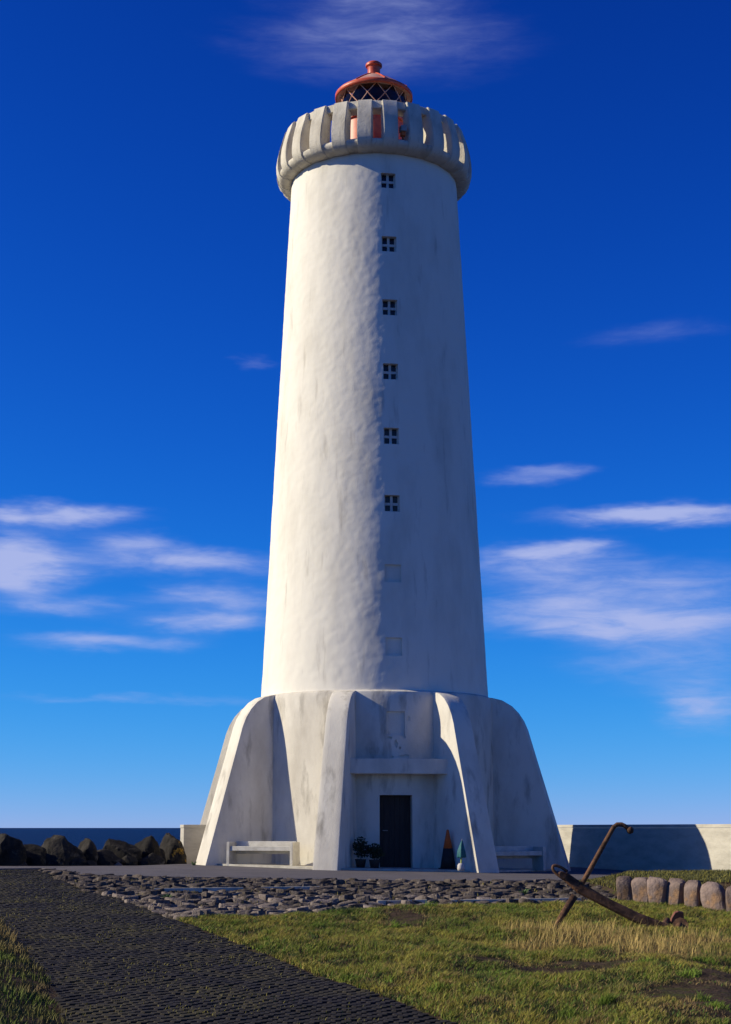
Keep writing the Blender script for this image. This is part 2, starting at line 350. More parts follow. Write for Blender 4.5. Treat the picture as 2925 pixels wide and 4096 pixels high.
for z in WZ:
    w = MB(); F = frame_at(shaft_r(z) - .125, DA, z)
    for (a, b, c, d) in ((-.034, .034, -.224, .224), (-.204, -.036, -.034, .034), (.036, .204, -.034, .034)): w.box(a, b, 0, .05, c, d, F)
    for (a, b, c, d) in ((-.2045, -.168, -.2245, -.036), (-.2045, -.168, .036, .2245), (.168, .2045, -.2245, -.036), (.168, .2045, .036, .2245),
                         (-.166, -.036, -.2245, -.188), (.036, .166, -.2245, -.188)): w.box(a, b, .004, .05, c, d, F)
    fr_ = w.build('window', 'muntin', LH)
    for sx in (-1, 1):
        for sz in (-1, 1):
            x0, x1 = sorted((sx*.03, sx*.2)); z0, z1 = sorted((sz*.03, sz*.22))
            MB().box(x0, x1, .052, .06, z0, z1, F).build('pane', 'pane', fr_)
# drum at the foot
drum = MB().lathe([(3.3, -.4), (3.3, 1), (3.3, 2), (3.3, 3), (3.29, 4.3), (3.25, 4.41), (3.17, 4.46), (3.0, 4.47)], 128).build('base_drum', 'base_stucco', LH, smooth=True)
cuts = [cutter(MB().box(-.415, .415, -.6, .55, -.6, 1.82, frame_at(3.3, DA, 0)))]
cuts.append(cutter(MB().box(-.235, .235, -.5, .065, 3.30, 3.90, frame_at(3.3, DA, 0))))
def chip(u, z, s, seed, depth=.045):
    rr = random.Random(seed); k = 9; F = frame_at(3.3, DA, 0)
    pts = [(u + s[0]*math.cos(2*math.pi*i/k)*rr.uniform(.55, 1.15), z + s[1]*math.sin(2*math.pi*i/k)*rr.uniform(.55, 1.15)) for i in range(k)]
    return cutter(MB().add([F @ Vector((x, -.3, q)) for x, q in pts] + [F @ Vector((x, depth, q)) for x, q in pts],
        [tuple(range(k)), tuple(range(2*k-1, k-1, -1))] + [(i, k+i, k+(i+1) % k, (i+1) % k) for i in range(k)]))
for (u, z, s, sd) in ((-.16, 3.24, (.10, .035), 1), (.0, 3.10, (.055, .10), 2), (.34, 3.72, (.055, .085), 3), (.2, 3.27, (.07, .05), 4), (.22, 2.78, (.13, .045), 5), (-.1, 2.76, (.05, .03), 6), (.1, 2.98, (.04, .05), 9)):
    cuts.append(chip(u, z, s, sd))
boolean_cut(drum, cuts)
# door
dl = MB().box(-.41, .41, .28, .33, -.05, 1.815, frame_at(3.3, DA, 0)).build('door', 'door', LH)
F = frame_at(3.3, DA, 0)
for k in range(6): MB().box(-.405 + k*.135, -.405 + k*.135 + .128, .262, .279, .02, 1.80, F).build('plank', 'door', dl)
MB().tube([F @ Vector((-.30, .262, .95)), F @ Vector((-.30, .20, .95)), F @ Vector((-.18, .20, .95))], .012, 8).build('handle', 'steel', dl)
# lintel slab over the porch
lw = 3.72*math.tan(R(22.5)) - .30
lin = MB().box(-lw - .06, lw + .06, -3.72, -3.0, 2.33, 2.70, Matrix.Rotation(R(DA), 4, 'Z'))
lin.build('lintel', 'base_stucco', LH, bevel=.02)
# buttresses
def buttress_mesh():
    prof = [(5.30, -.4), (5.2, 0), (4.93, .95), (4.66, 1.9), (4.40, 2.8), (4.25, 3.33), (4.18, 3.58), (4.08, 3.82), (3.94, 4.04), (3.76, 4.23), (3.55, 4.36), (3.3, 4.425), (3.15, 4.44), (3.0, 4.445)]
    def th(z): return .31 - .035*max(0, z)/4.4
    m = MB(); n = len(prof); vs = []; cols = (-1, -.5, 0, .5, 1)
    for s in cols:
        for (r, z) in prof: vs.append((s*th(z), -r, z))
    fs = []
    for c in range(4):
        for i in range(n - 1): fs.append((c*n + i, (c+1)*n + i, (c+1)*n + i + 1, c*n + i + 1))
    # side faces: strips down to an inner line at r = 3
    base = len(vs)
    for s in (-1, 1):
        for (r, z) in prof: vs.append((s*th(z), -3.0, z))
    for i in range(n - 1):
        fs.append((base + i, i, i + 1, base + i + 1)); k = 4*n; fs.append((k + i, base + n + i, base + n + i + 1, k + i + 1))
    m.add(vs, fs); me = m.mesh('buttress')
    bm = bmesh.new(); bm.from_mesh(me); bmesh.ops.remove_doubles(bm, verts=bm.verts, dist=.0005)
    bmesh.ops.recalc_face_normals(bm, faces=bm.faces)
    ee = [e for e in bm.edges if len(e.link_faces) == 2 and e.calc_face_angle(0) > 1.2 and min(v.co.y for v in e.verts) < -3.2]
    bmesh.ops.bevel(bm, geom=ee, offset=.03, segments=2, affect='EDGES', profile=.6)
    bm.to_mesh(me); bm.free(); smooth_by_angle(me, 35)
    me.materials.append(M['base_stucco']); return me
bme = buttress_mesh()
for k in range(8):
    b = link('buttress', bme, None, LH); b.rotation_euler = (0, 0, R(DA + 22.5 + 45*k))
# low plinth slab between the buttress feet
pts = [pol(4.98, DA + 22.5 + 45*k) for k in range(8)]
MB().prism([(p.x, p.y) for p in pts], -.4, lambda x, y: -.02*x + .06).build('plinth', 'apron', LH)
# gallery
prof = [(2.30, 19.46), (2.44, 19.46), (2.56, 19.465), (2.68, 19.50), (2.76, 19.56), (2.80, 19.63), (2.80, 19.70), (2.74, 19.76), (2.2, 19.77), (2.2, 19.42)]
gal = MB().lathe(prof, 144, caps=False).build('gallery_floor', 'gallery', LH, smooth=True)
rough_up(gal.data, .02, 3.0); smooth_by_angle(gal.data, 45)
fin_o = [(2.54, 19.45), (2.71, 19.485), (2.82, 19.59), (2.87, 19.78), (2.875, 20.0), (2.845, 20.25), (2.79, 20.5), (2.725, 20.72), (2.665, 20.92), (2.63, 20.975)]
fin_i = [(2.30, 20.975), (2.36, 20.72), (2.40, 20.3), (2.42, 19.9), (2.42, 19.6), (2.40, 19.45)]
def fin_mesh(seed):
    pr = fin_o + fin_i; n = len(pr); me = MB().add([(s*(.205), -r, z) for s in (-1, 1) for (r, z) in pr],
        [tuple(range(n)), tuple(range(2*n-1, n-1, -1))] + [(i, n+i, n+(i+1) % n, (i+1) % n) for i in range(n)]).mesh('fin')
    bm = bmesh.new(); bm.from_mesh(me); bmesh.ops.recalc_face_normals(bm, faces=bm.faces)
    bmesh.ops.bevel(bm, geom=[e for e in bm.edges if e.calc_face_angle(0) > 1.0], offset=.014, segments=2, affect='EDGES')
    bmesh.ops.triangulate(bm, faces=[f for f in bm.faces if len(f.verts) > 4])
    bm.to_mesh(me); bm.free(); rough_up(me, .009, 4.0, seed*3.7); smooth_by_angle(me, 40); me.materials.append(M['gallery']); return me
fms = [fin_mesh(k) for k in range(5)]
for k in range(24):
    f = link('gallery_fin', fms[(k*3) % 5], None, LH); f.rotation_euler = (0, 0, R(DA + .3 + 15*k))
tr_ = MB().lathe([(2.58, 20.73), (2.60, 20.75), (2.585, 20.955), (2.57, 20.97), (2.18, 20.97), (2.16, 20.94), (2.16, 20.76), (2.18, 20.73), (2.58, 20.73)], 144, caps=False).build('gallery_rail', 'gallery', LH, smooth=True)
rough_up(tr_.data, .012, 4.0); smooth_by_angle(tr_.data, 45)
# floodlight in a gap of the gallery
Ff = frame_at(2.72, DA + 7.8, 0)
fl = MB().box(-.085, .085, -.13, .08, 19.98, 20.15, Ff).build('floodlight', 'steel', LH, bevel=.02)
MB().box(-.06, .06, -.08, .05, 19.86, 19.975, Ff).build('lamp_base', 'orange', fl, bevel=.01)
MB().box(-.02, .02, -.02, .02, 19.60, 19.86, Ff).build('bracket', 'dark', fl)
# lantern
lan = MB().lathe([(.96, 19.6), (.96, 21.34), (1.03, 21.36), (1.03, 21.41), (.99, 21.42)], 48).build('lantern', 'red', LH, smooth=True); smooth_by_angle(lan.data, 40)
GZ0, GZ1, GR = 21.425, 22.36, .985
NB = 12; RH = 3; dz = (GZ1 - GZ0)/RH
def lp(k, j): a = 4 + 15*k; return pol(GR, a, GZ1 - dz*j)      # lattice node: k counts 15 degree steps, j rows down
for k in range(0, 24, 2):
    for sgn in (-1, 1):
        pts = []
        for j in range(RH + 1):
            pts.append(lp(k + sgn*j, j))
        MB().tube([p for p in pts], .016, 6).build('glazing_bar', 'bar', lan)
for j in range(-1, RH):
    for k in range(24):
        if (k + j) % 2: continue
        a, b, c, d = lp(k, j), lp(k - 1, j + 1), lp(k + 1, j + 1), lp(k, j + 2)
        if j == -1: vs, fs = [b, d, c], [(0, 1, 2)]
        elif j + 2 > RH: vs, fs = [a, b, c], [(0, 1, 2)]
        else: vs, fs = [a, b, d, c], [(0, 1, 2), (0, 2, 3)]
        MB().add([v*1.0 for v in vs], fs).build('pane', 'glass', lan)
rf = MB().lathe([(1.05, 22.33), (1.13, 22.31), (1.145, 22.35), (1.13, 22.43), (1.10, 22.45), (.75, 22.70), (.45, 22.90), (.20, 23.05), (.15, 23.05)], 48).build('lantern_roof', 'red_roof', LH, smooth=True); smooth_by_angle(rf.data, 40)
MB().lathe([(1.12, 22.28), (1.155, 22.285), (1.155, 22.40), (1.12, 22.44)], 48, caps=False).build('eave_band', 'red', rf, smooth=True)
for k in range(8):
    a = 17 + 45*k
    MB().tube([pol(1.10, a, 22.465), pol(.75, a, 22.715), pol(.45, a, 22.915), pol(.20, a, 23.06)], .018, 6).build('roof_seam', 'red', rf)
vt = MB().lathe([(.19, 23.02), (.185, 23.30), (.20, 23.33), (.245, 23.35), (.25, 23.38), (.245, 23.42), (.20, 23.46), (.10, 23.475)], 32).build('roof_vent', 'red', rf, smooth=True); smooth_by_angle(vt.data, 45)
ln = MB().lathe([(.30, 21.46), (.30, 21.5), (.50, 21.58), (.58, 21.7), (.60, 21.85), (.56, 22.02), (.44, 22.18), (.28, 22.28), (.10, 22.33)], 32).build('lens', 'dark', lan, smooth=True)
MB().lathe([(.90, 21.425), (.90, 21.45)], 32).build('lantern_deck', 'dark', lan)

# ---------------------------------------------------------------- walls
def wall_box(name, p0, p1, t, z0, z1, m, label):
    p0, p1 = Vector((*p0, 0)), Vector((*p1, 0)); d = (p1 - p0); ln_ = d.length; ang = math.atan2(d.y, d.x)
    mb = MB(); n = max(2, int(ln_/.4))
    vs = []
    o = empty(name, (p0.x, p0.y, 0), ang)
    w_ = MB().box(0, ln_, -t/2, t/2, z0, z1 - .09).build('wall', m, o, bevel=.012)
    MB().box(-.012, ln_ + .012, -t/2 - .012, t/2 + .012, z1 - .088, z1).build('coping', m, o, bevel=.012)
    return tag(o, label, 'wall')
wall_box('sea_wall', (10.98, 31.0), (5.37, 49.4), .34, -.6, 1.105, 'concrete', 'long pale concrete sea wall with the tower shadow falling across it')
wall_box('wind_wall', (-4.98, 42.25), (-4.18, 42.62), .30, -.3, 1.10, 'concrete', 'short concrete wall stub between the boulders and the tower buttress')

# ---------------------------------------------------------------- benches
def bench(p0, p1, label):
    p0, p1 = Vector((*p0, 0)), Vector((*p1, 0)); d = p1 - p0; w = d.length; c = (p0 + p1)/2
    o = empty('bench', (c.x, c.y, tilt(c.x) + .07), math.atan2(d.y, d.x)); h = w/2
    for s in (-1, 1):
        x0, x1 = sorted((s*h, s*(h - .075))); MB().box(x0, x1, -.22, .25, -.05, .545).build('side_slab', 'bench', o, bevel=.008)
    MB().box(-h + .078, h - .078, -.19, .17, .33, .44).build('seat', 'bench', o, bevel=.008)
    MB().box(-h + .078, h - .078, .175, .245, .25, .56).build('backrest', 'bench', o, bevel=.008)
    tag(o, label, 'bench', 'concrete benches between the buttresses'); return o
bench((-3.40, 39.2), (-1.72, 38.6), 'white concrete bench in sunlight, in front of the sunlit buttresses')
bench((2.95, 38.85), (4.45, 39.75), 'concrete bench in deep shade between the shaded buttresses')

# ---------------------------------------------------------------- things in the porch
zc = tilt(2.0) + .06
tcn_ = empty('traffic_cone', (2.02, 38.25, zc)); tag(tcn_, 'tall orange traffic cone with dark lower half inside the porch', 'traffic cone')
MB().lathe([(.115, .50), (.03, .93), (.02, .95)], 20).build('cone_top', 'orange', tcn_, smooth=True)
MB().lathe([(.075, .665), (.079, .67), (.072, .715), (.066, .715)], 20, caps=False).build('band', 'pale', tcn_, smooth=True)
MB().lathe([(.19, .03), (.115, .498)], 20).build('cone_skirt', 'rubber', tcn_, smooth=True)
MB().box(-.23, .23, -.23, .23, 0, .03).build('foot_plate', 'rubber', tcn_, bevel=.01)
um = empty('parasol', (2.26, 37.05, tilt(2.2) + .06)); tag(um, 'small furled teal parasol standing in a pale pot by the porch', 'parasol')
flut = []
prof_u = [(.085, .30), (.10, .33), (.085, .45), (.055, .56), (.025, .66), (.008, .70)]
seg = 20; vs = []
for (r, z) in prof_u:
    for i in range(seg):
        a = 2*math.pi*i/seg; q = r*(1 + .22*math.cos(5*a + z*6)); vs.append((q*math.cos(a) + .05*z, q*math.sin(a), z))
MB().add(vs, [(j*seg+i, j*seg+(i+1) % seg, (j+1)*seg+(i+1) % seg, (j+1)*seg+i) for j in range(len(prof_u)-1) for i in range(seg)] + [tuple(range(seg-1, -1, -1))]).build('canopy', 'teal', um, smooth=True)
MB().tube([(.035, 0, .70), (.036, 0, .74)], .008, 6).build('tip', 'steel', um)
MB().tube([(0, 0, .10), (.015, 0, .31)], .016, 8).build('pole', 'strap', um)
MB().lathe([(.075, 0), (.085, .05), (.08, .13), (.05, .17), (.03, .175)], 16).build('pot', 'pale', um, smooth=True)

def leaf_ball(mb, n, c, rad, size, rr):
    for _ in range(n):
        d = Vector((rr.gauss(0, 1), rr.gauss(0, 1), rr.gauss(0, 1))).normalized()*rr.random()**.45
        p = Vector(c) + Vector((d.x*rad[0], d.y*rad[1], d.z*rad[2])); a = Vector((rr.gauss(0, 1), rr.gauss(0, 1), rr.gauss(0, .7))).normalized()*size*rr.uniform(.6, 1.3)
        b = a.orthogonal().normalized()*size*.35
        mb.add([p - a*.5, p + b, p + a*.6, p - b], [(0, 1, 2, 3)])
for i, (x, y, h, lab) in enumerate(((-.12, 38.1, .62, 'taller dark leafy shrub in a pot in the porch shade'), (.22, 37.95, .46, 'shorter dark leafy shrub in a pot beside the tower door'))):
    rr = random.Random(20 + i); o = empty('potted_shrub', (x, y, tilt(x) + .06)); tag(o, lab, 'plant', 'potted shrubs in the porch')
    MB().lathe([(.10, 0), (.13, .17), (.14, .2), (.12, .2)], 16).build('pot', 'pot', o, smooth=True)
    mb = MB(); leaf_ball(mb, 420, (0, 0, .2 + h*.45), (.2, .2, h*.42), .06, rr); leaf_ball(mb, 120, (.1, -.05, .2 + h*.3), (.15, .15, .16), .06, rr)
    mb.build('foliage', 'shrub', o)
    for k in range(3): MB().tube([(0, 0, .15), (rr.uniform(-.06, .06), rr.uniform(-.06, .06), .2 + h*.5)], .008, 5).build('stem', 'pot', o)

# ---------------------------------------------------------------- boulders on the shore
def boulder_mesh(seed, w, d, h, m, sub=4, peak=0.0):
    rr = random.Random(seed); bm = bmesh.new(); bmesh.ops.create_icosphere(bm, subdivisions=sub, radius=1)
    planes = []
    for _ in range(13):
        nrm = Vector((rr.gauss(0, 1), rr.gauss(0, 1), rr.gauss(0, 1))).normalized(); planes.append((nrm, rr.uniform(.62, .98)))
    off = Vector((seed*1.7, seed*.3, 0))
    for v in bm.verts:
        u = v.co.normalized(); r = 1.12
        for nrm, dd in planes:
            k = u.dot(nrm)
            if k > .2: r = min(r, dd/k)
        r *= 1 + .09*noise.fractal(u*2.2 + off, 1.0, 2.0, 4) + .03*noise.fractal(u*9 + off, 1.0, 2.0, 3)
        p = u*r
        if peak: s = 1 - peak*max(0, p.z); p.x *= s; p.y *= s
        v.co = Vector((p.x*w/2, p.y*d/2, p.z*h/2))
    top = max(v.co.z for v in bm.verts)
    xm = (max(v.co.x for v in bm.verts) - min(v.co.x for v in bm.verts))
    for v in bm.verts: v.co.z *= (h/2)/top; v.co.x *= w/xm
    me = bpy.data.meshes.new('boulder'); bm.to_mesh(me); bm.free(); me.materials.append(M[m]); smooth_by_angle(me, 28); return me
BO = [ # x, y, width, top z, depth, peak, material, label
 (-8.42, 36.3, .80, .90, .9, .1, 'boulder', 'tall rounded dark boulder at the far end of the shore rocks from the tower'),
 (-7.93, 36.95, .62, .64, .7, 0, 'boulder', 'medium dark boulder with lumpy top, between the tall rounded and the broad boulder'),
 (-7.36, 37.7, .98, .85, .9, .15, 'boulder', 'broad dark boulder with a sloping pale shoulder, the widest of the shore rocks'),
 (-6.93, 38.3, .50, .77, .6, .1, 'boulder', 'narrow dark boulder leaning on the broad boulder'),
 (-6.50, 38.75, .74, .50, .7, 0, 'boulder', 'low flat-topped boulder in the dip of the shore rocks'),
 (-6.17, 39.35, .76, .75, .8, .05, 'boulder', 'blocky square-shouldered boulder next to the pointed boulder'),
 (-5.60, 39.85, .72, .83, .7, .3, 'boulder', 'pointed leaning boulder with a long straight slope'),
 (-5.03, 40.6, .62, .89, .7, .05, 'lichen', 'upright boulder with yellow lichen beside the concrete wall stub'),
 (-5.31, 40.15, .30, .50, .4, .1, 'boulder', 'small boulder wedged between the lichen boulder and the pointed one'),
 (-5.92, 39.05, .30, .38, .35, .1, 'boulder', 'small egg-shaped boulder at the foot of the pointed boulder'),
 (-6.72, 38.0, .26, .24, .3, 0, 'boulder', 'small stone at the foot of the narrow leaning boulder'),
 (-6.14, 38.55, .40, .19, .3, 0, 'stone', 'small pale stone lying on the pavement edge before the rocks'),
 (-8.05, 36.15, .36, .28, .4, 0, 'boulder', 'small stone at the foot of the tall rounded boulder'),
 (-7.55, 37.05, .58, .42, .5, 0, 'boulder', 'squat dark boulder in front of the broad boulder'),
 (-7.10, 37.6, .50, .36, .4, 0, 'boulder', 'squat dark boulder under the narrow leaning boulder'),
 (-6.42, 38.45, .44, .34, .4, 0, 'boulder', 'squat dark boulder in front of the low flat-topped one'),
 (-5.50, 39.45, .60, .40, .5, 0, 'boulder', 'squat dark boulder below the pointed boulder slope')]
for i, (x, y, w, zt, d, pk, m, lab) in enumerate(BO):
    y += .15; zb = gz(x, y) - .25; h = (zt - zb)
    o = link('boulder', boulder_mesh(31 + i, w*1.3, d, h*1.12, m, 4 if w > .45 else 3, pk)); o.location = (x, y, zt - h*.56); o.rotation_euler = (0, 0, 0)
    tag(o, lab, 'boulder', 'boulders along the shore')

# ---------------------------------------------------------------- stone edging of the raised bed
ew = empty('stone_edging', (5.2, 26.2, 0)); tag(ew, 'row of upright brown stones holding the raised grass bed', 'stone edging')
STN = [(4.40, 26.60, .27, .17, 0), (4.66, 26.50, .30, .15, 1), (4.93, 26.37, .30, .17, 2), (5.20, 26.22, .30, .15, 3), (5.44, 26.00, .24, .12, 4), (5.72, 25.66, .38, .11, 5), (6.02, 25.22, .34, .10, 6), (6.30, 24.75, .36, .10, 7)]
for (x, y, w, zt, i) in STN:
    zt += .05
    zb = gz(x, y - .3) - .12; h = zt - zb
    me = boulder_mesh(80 + i, w*1.22, .34, h, 'stone', 3)
    for v in me.vertices:      # squarer block
        for ax, hw in ((0, w*.60), (2, h*.5)):
            t_ = v.co[ax]/hw; v.co[ax] = hw*math.copysign(min(1, abs(t_))**.55, t_)
    o = link('stone', me, None, ew); o.location = (x - 5.2, y - 26.2, zb + h/2); o.rotation_euler = (0, random.uniform(-.06, .06), -.35 - .07*i)

# ---------------------------------------------------------------- anchor
AX, AY = 3.0, 21.75
an = tag(empty('anchor', (AX, AY, gz(AX, AY))), 'old rusty iron anchor propped on its stock in the grass', 'anchor'); az0 = gz(AX, AY)
def A(x, y, z): return (x - AX, y - AY, z - az0)
st = MB()
pts = [A(2.56, 21.72, -.42), A(2.75, 21.73, -.12), A(2.90, 21.745, .095)]
MB().tube(pts, [.036, .048, .052], 12).build('stock_foot', 'rust', an, smooth=True)
pts = [A(2.94, 21.747, .15), A(3.1, 21.75, .41), A(3.3, 21.76, .745), A(3.44, 21.76, .975), A(3.475, 21.76, 1.03), A(3.525, 21.76, 1.065), A(3.585, 21.76, 1.065), A(3.635, 21.76, 1.04), A(3.675, 21.76, 1.005)]
sk = MB().tube(pts, [.036, .036, .034, .032, .031, .031, .031, .031, .030], 12).build('stock', 'rust', an, smooth=True)
MB().lathe([(.01, -.05), (.035, -.04), (.05, -.015), (.05, .015), (.035, .04), (.01, .05)], 14).build('stock_ball', 'rust', sk, smooth=True).location = A(3.70, 21.76, .985)
def sq_tube(mb, pts, ws, hs):
    pts = [Vector(p) for p in pts]; vs = []
    for i, p in enumerate(pts):
        t = (pts[min(i+1, len(pts)-1)] - pts[max(i-1, 0)]).normalized(); s = Vector((0, 1, 0)); u = t.cross(s).normalized()
        for (a, b) in ((-1, -.6), (-.6, -1), (.6, -1), (1, -.6), (1, .6), (.6, 1), (-.6, 1), (-1, .6)): vs.append(p + s*a*ws[i] + u*b*hs[i])
    n = 8; fs = [(j*n+i, j*n+(i+1) % n, (j+1)*n+(i+1) % n, (j+1)*n+i) for j in range(len(pts)-1) for i in range(n)] + [tuple(range(n-1, -1, -1)), tuple(range((len(pts)-1)*n, len(pts)*n))]
    return mb.add(vs, fs)
sh = sq_tube(MB(), [A(2.765, 21.78, .37), A(2.86, 21.78, .29), A(2.98, 21.775, .195), A(3.35, 21.75, -.005), A(3.75, 21.74, -.20), A(4.20, 21.73, -.385)], [.055, .065, .07, .062, .07, .085], [.055, .065, .075, .066, .072, .085]).build('shank', 'rust', an)
MB().tube([A(2.93, 21.80, .165), A(2.99, 21.80, .255)], .092, 14).build('stock_collar', 'rust', sh, smooth=False)
MB().tube([A(2.735, 21.70, .375), A(2.735, 21.86, .375)], .05, 12).build('shackle_pin', 'rust', sh)
sc = []
for k in range(15):   # shackle: a U of bar, its two feet on the pin
    t = math.pi*k/14; along = .21*math.sin(t)**.6; across = -.062*math.cos(t)
    sc.append(A(2.785 - .83*along + across*.52, 21.78 + across*.5, .372 + .55*along + across*.80))
MB().tube(sc, .021, 8).build('shackle', 'rust', an, smooth=True)
cr = Vector(A(4.20, 21.73, -.385))
for s, nm in ((-1, 'near'), (1, 'far')):
    arm = [cr, cr + Vector((.03, .22*s, .01)), cr + Vector((.0, .42*s, .05)), cr + Vector((.03 if s < 0 else .08, .56*s, .12))]
    am = MB().tube(arm, [.085, .075, .06, .045], 10).build('arm', 'rust', an, smooth=True)
    pc = arm[2]*.45 + arm[3]*.55; k = 10
    # palm: a shield-shaped plate across the arm
    ol = [(-.02, -.13), (.07, -.11), (.10, -.03), (.10, .05), (.07, .11), (0, .14), (-.07, .11), (-.10, .05), (-.10, -.03), (-.07, -.11)]
    mt = Matrix.Translation(pc + Vector((.16 if s > 0 else .03, .02*s, .05 if s > 0 else .0))) @ Matrix.Rotation(R(22 if s > 0 else -10), 4, 'Z') @ Matrix.Rotation(R(-62*s), 4, 'X')
    MB().add([mt @ Vector((u, v, q)) for q in (-.018, .018) for (u, v) in ol], [tuple(range(k-1, -1, -1)), tuple(range(k, 2*k))] + [(i, (i+1) % k, k+(i+1) % k, k+i) for i in range(k)]).build('palm', 'rust_palm' if s > 0 else 'rust', am, bevel=.006)

# ---------------------------------------------------------------- cobbles
def voronoi_cells(P, reach, shrink, keep):
    out = []; cell = {}
    for i, p in enumerate(P): cell.setdefault((int(p[0]//reach), int(p[1]//reach)), []).append(i)
    for i, p in enumerate(P):
        if not keep(p): continue
        poly = [(p[0]-reach, p[1]-reach), (p[0]+reach, p[1]-reach), (p[0]+reach, p[1]+reach), (p[0]-reach, p[1]+reach)]
        cx, cy = int(p[0]//reach), int(p[1]//reach)
        for a in range(cx-2, cx+3):
            for b in range(cy-2, cy+3):
                for j in cell.get((a, b), ()):
                    if j == i: continue
                    q = P[j]; nxv, nyv = q[0]-p[0], q[1]-p[1]; dd = math.hypot(nxv, nyv)
                    if dd > 2*reach or dd < 1e-6: continue
                    nxv /= dd; nyv /= dd; lim = dd/2 - shrink; new = []
                    for k in range(len(poly)):
                        A0, B0 = poly[k], poly[(k+1) % len(poly)]
                        da = (A0[0]-p[0])*nxv + (A0[1]-p[1])*nyv - lim; db = (B0[0]-p[0])*nxv + (B0[1]-p[1])*nyv - lim
                        if da <= 0: new.append(A0)
                        if (da < 0) != (db < 0) and abs(da - db) > 1e-9:
                            t = da/(da-db); new.append((A0[0]+(B0[0]-A0[0])*t, A0[1]+(B0[1]-A0[1])*t))
                    poly = new
                    if len(poly) < 3: break
                if len(poly) < 3: break
            if len(poly) < 3: break
        if len(poly) >= 3: out.append((p, poly))
    return out
def is_cobble(x, y):
    return path_right(y) + .02 < x < 4.62 and y > interp(CB, x) - .05 and not in_bed(x, y) and y < interp(AF, x) - .02 and not (x > 4.3 and y < interp(SL, x) + .05)
rc = random.Random(5); P = []; stp = .27; j = 0
y = 21.2
while y < 34.5:
    x = -7.6 + (stp/2 if j % 2 else 0)
    while x < 5.4:
        P.append((x + rc.uniform(-.13, .13), y + rc.uniform(-.11, .11))); x += stp*1.12
    y += stp*.8; j += 1
cells = voronoi_cells(P,   .36, .004, lambda p: is_cobble(*p))
def chaikin(poly):
    out = []
    for k in range(len(poly)):
        a, b = poly[k], poly[(k+1) % len(poly)]
        out += [(a[0]*.75+b[0]*.25, a[1]*.75+b[1]*.25), (a[0]*.25+b[0]*.75, a[1]*.25+b[1]*.75)]
    return out
def thin(poly, mx):
    while len(poly) > mx:
        d = [math.dist(poly[k], poly[(k+1) % len(poly)]) for k in range(len(poly))]; poly.pop(d.index(min(d)))
    return poly
def stone_geo(p, poly, rr):
    poly = thin(chaikin(thin(list(poly), 5)), 9); n = len(poly); z = gz(*p); top = rr.choice((.012, .022, .034, .055))*rr.uniform(.8, 1.3); tx, ty = rr.uniform(-.25, .25), rr.uniform(-.3, .15)
    vs = []
    for (sc_, zz) in ((1.0, -.07), (1.0, top*.6), (.92, top*.95), (.6, top*1.04)):
        for (a, b) in poly:
            dx, dy = (a-p[0])*sc_, (b-p[1])*sc_; vs.append((dx, dy, zz + (dx*tx + dy*ty if zz > 0 else 0) + (rr.uniform(-.008, .008) if zz > 0 else 0)))
    fs = [(r*n+i, r*n+(i+1) % n, (r+1)*n+(i+1) % n, (r+1)*n+i) for r in range(3) for i in range(n)] + [tuple(range(3*n, 4*n))]
    return vs, fs, z
cob = tag(empty('cobbled_slope', (0, 26, gz(0, 26))), kind='structure'); cob['label'] = 'rough lava cobbles sloping from the asphalt down to the grass'
co = cob.location
cells.sort(key=lambda c: c[0][0]**2 + c[0][1]**2)
rest = MB()
for i, (p, poly) in enumerate(cells):
    vs, fs, z = stone_geo(p, poly, rc)
    if i < 300:
        o = MB().add(vs, fs).build('cobble', 'cobble', cob); o.location = (p[0]-co.x, p[1]-co.y, z-co.z); smooth_by_angle(o.data, 50)
    else: rest.add([(v[0]+p[0]-co.x, v[1]+p[1]-co.y, v[2]+z-co.z) for v in vs], fs)
o = rest.build('cobble', 'cobble', cob); smooth_by_angle(o.data, 50); o['kind'] = 'stuff'
# pale concrete strips let into the cobbles
def strip(pts, w, hh):
    vs = []; n = len(pts)
    for (x, y) in pts: z = gz(x, y); vs += [(x, y-w/2, z-.05), (x, y-w/2, z+hh), (x, y+w/2, z+hh), (x, y+w/2, z-.05)]
    vs = [(a-co.x, b-co.y, c-co.z) for a, b, c in vs]
    MB().add(vs, [(4*i+k, 4*i+(k+1) % 4, 4*i+4+(k+1) % 4, 4*i+4+k) for i in range(n-1) for k in range(4)] + [(3, 2, 1, 0), (4*n-4, 4*n-3, 4*n-2, 4*n-1)]).build('concrete_strip', 'apron', cob)
strip([(-3.6, 26.73), (-2.9, 27.07), (-2.14, 27.43)], .07, .075); strip([(-1.84, 27.58), (-.82, 28.05)], .07, .075)
strip([(.2, 25.2), (1.0, 25.57)], .07, .07); strip([(1.4, 25.75), (2.5, 26.25), (3.67, 26.78)], .08, .06)

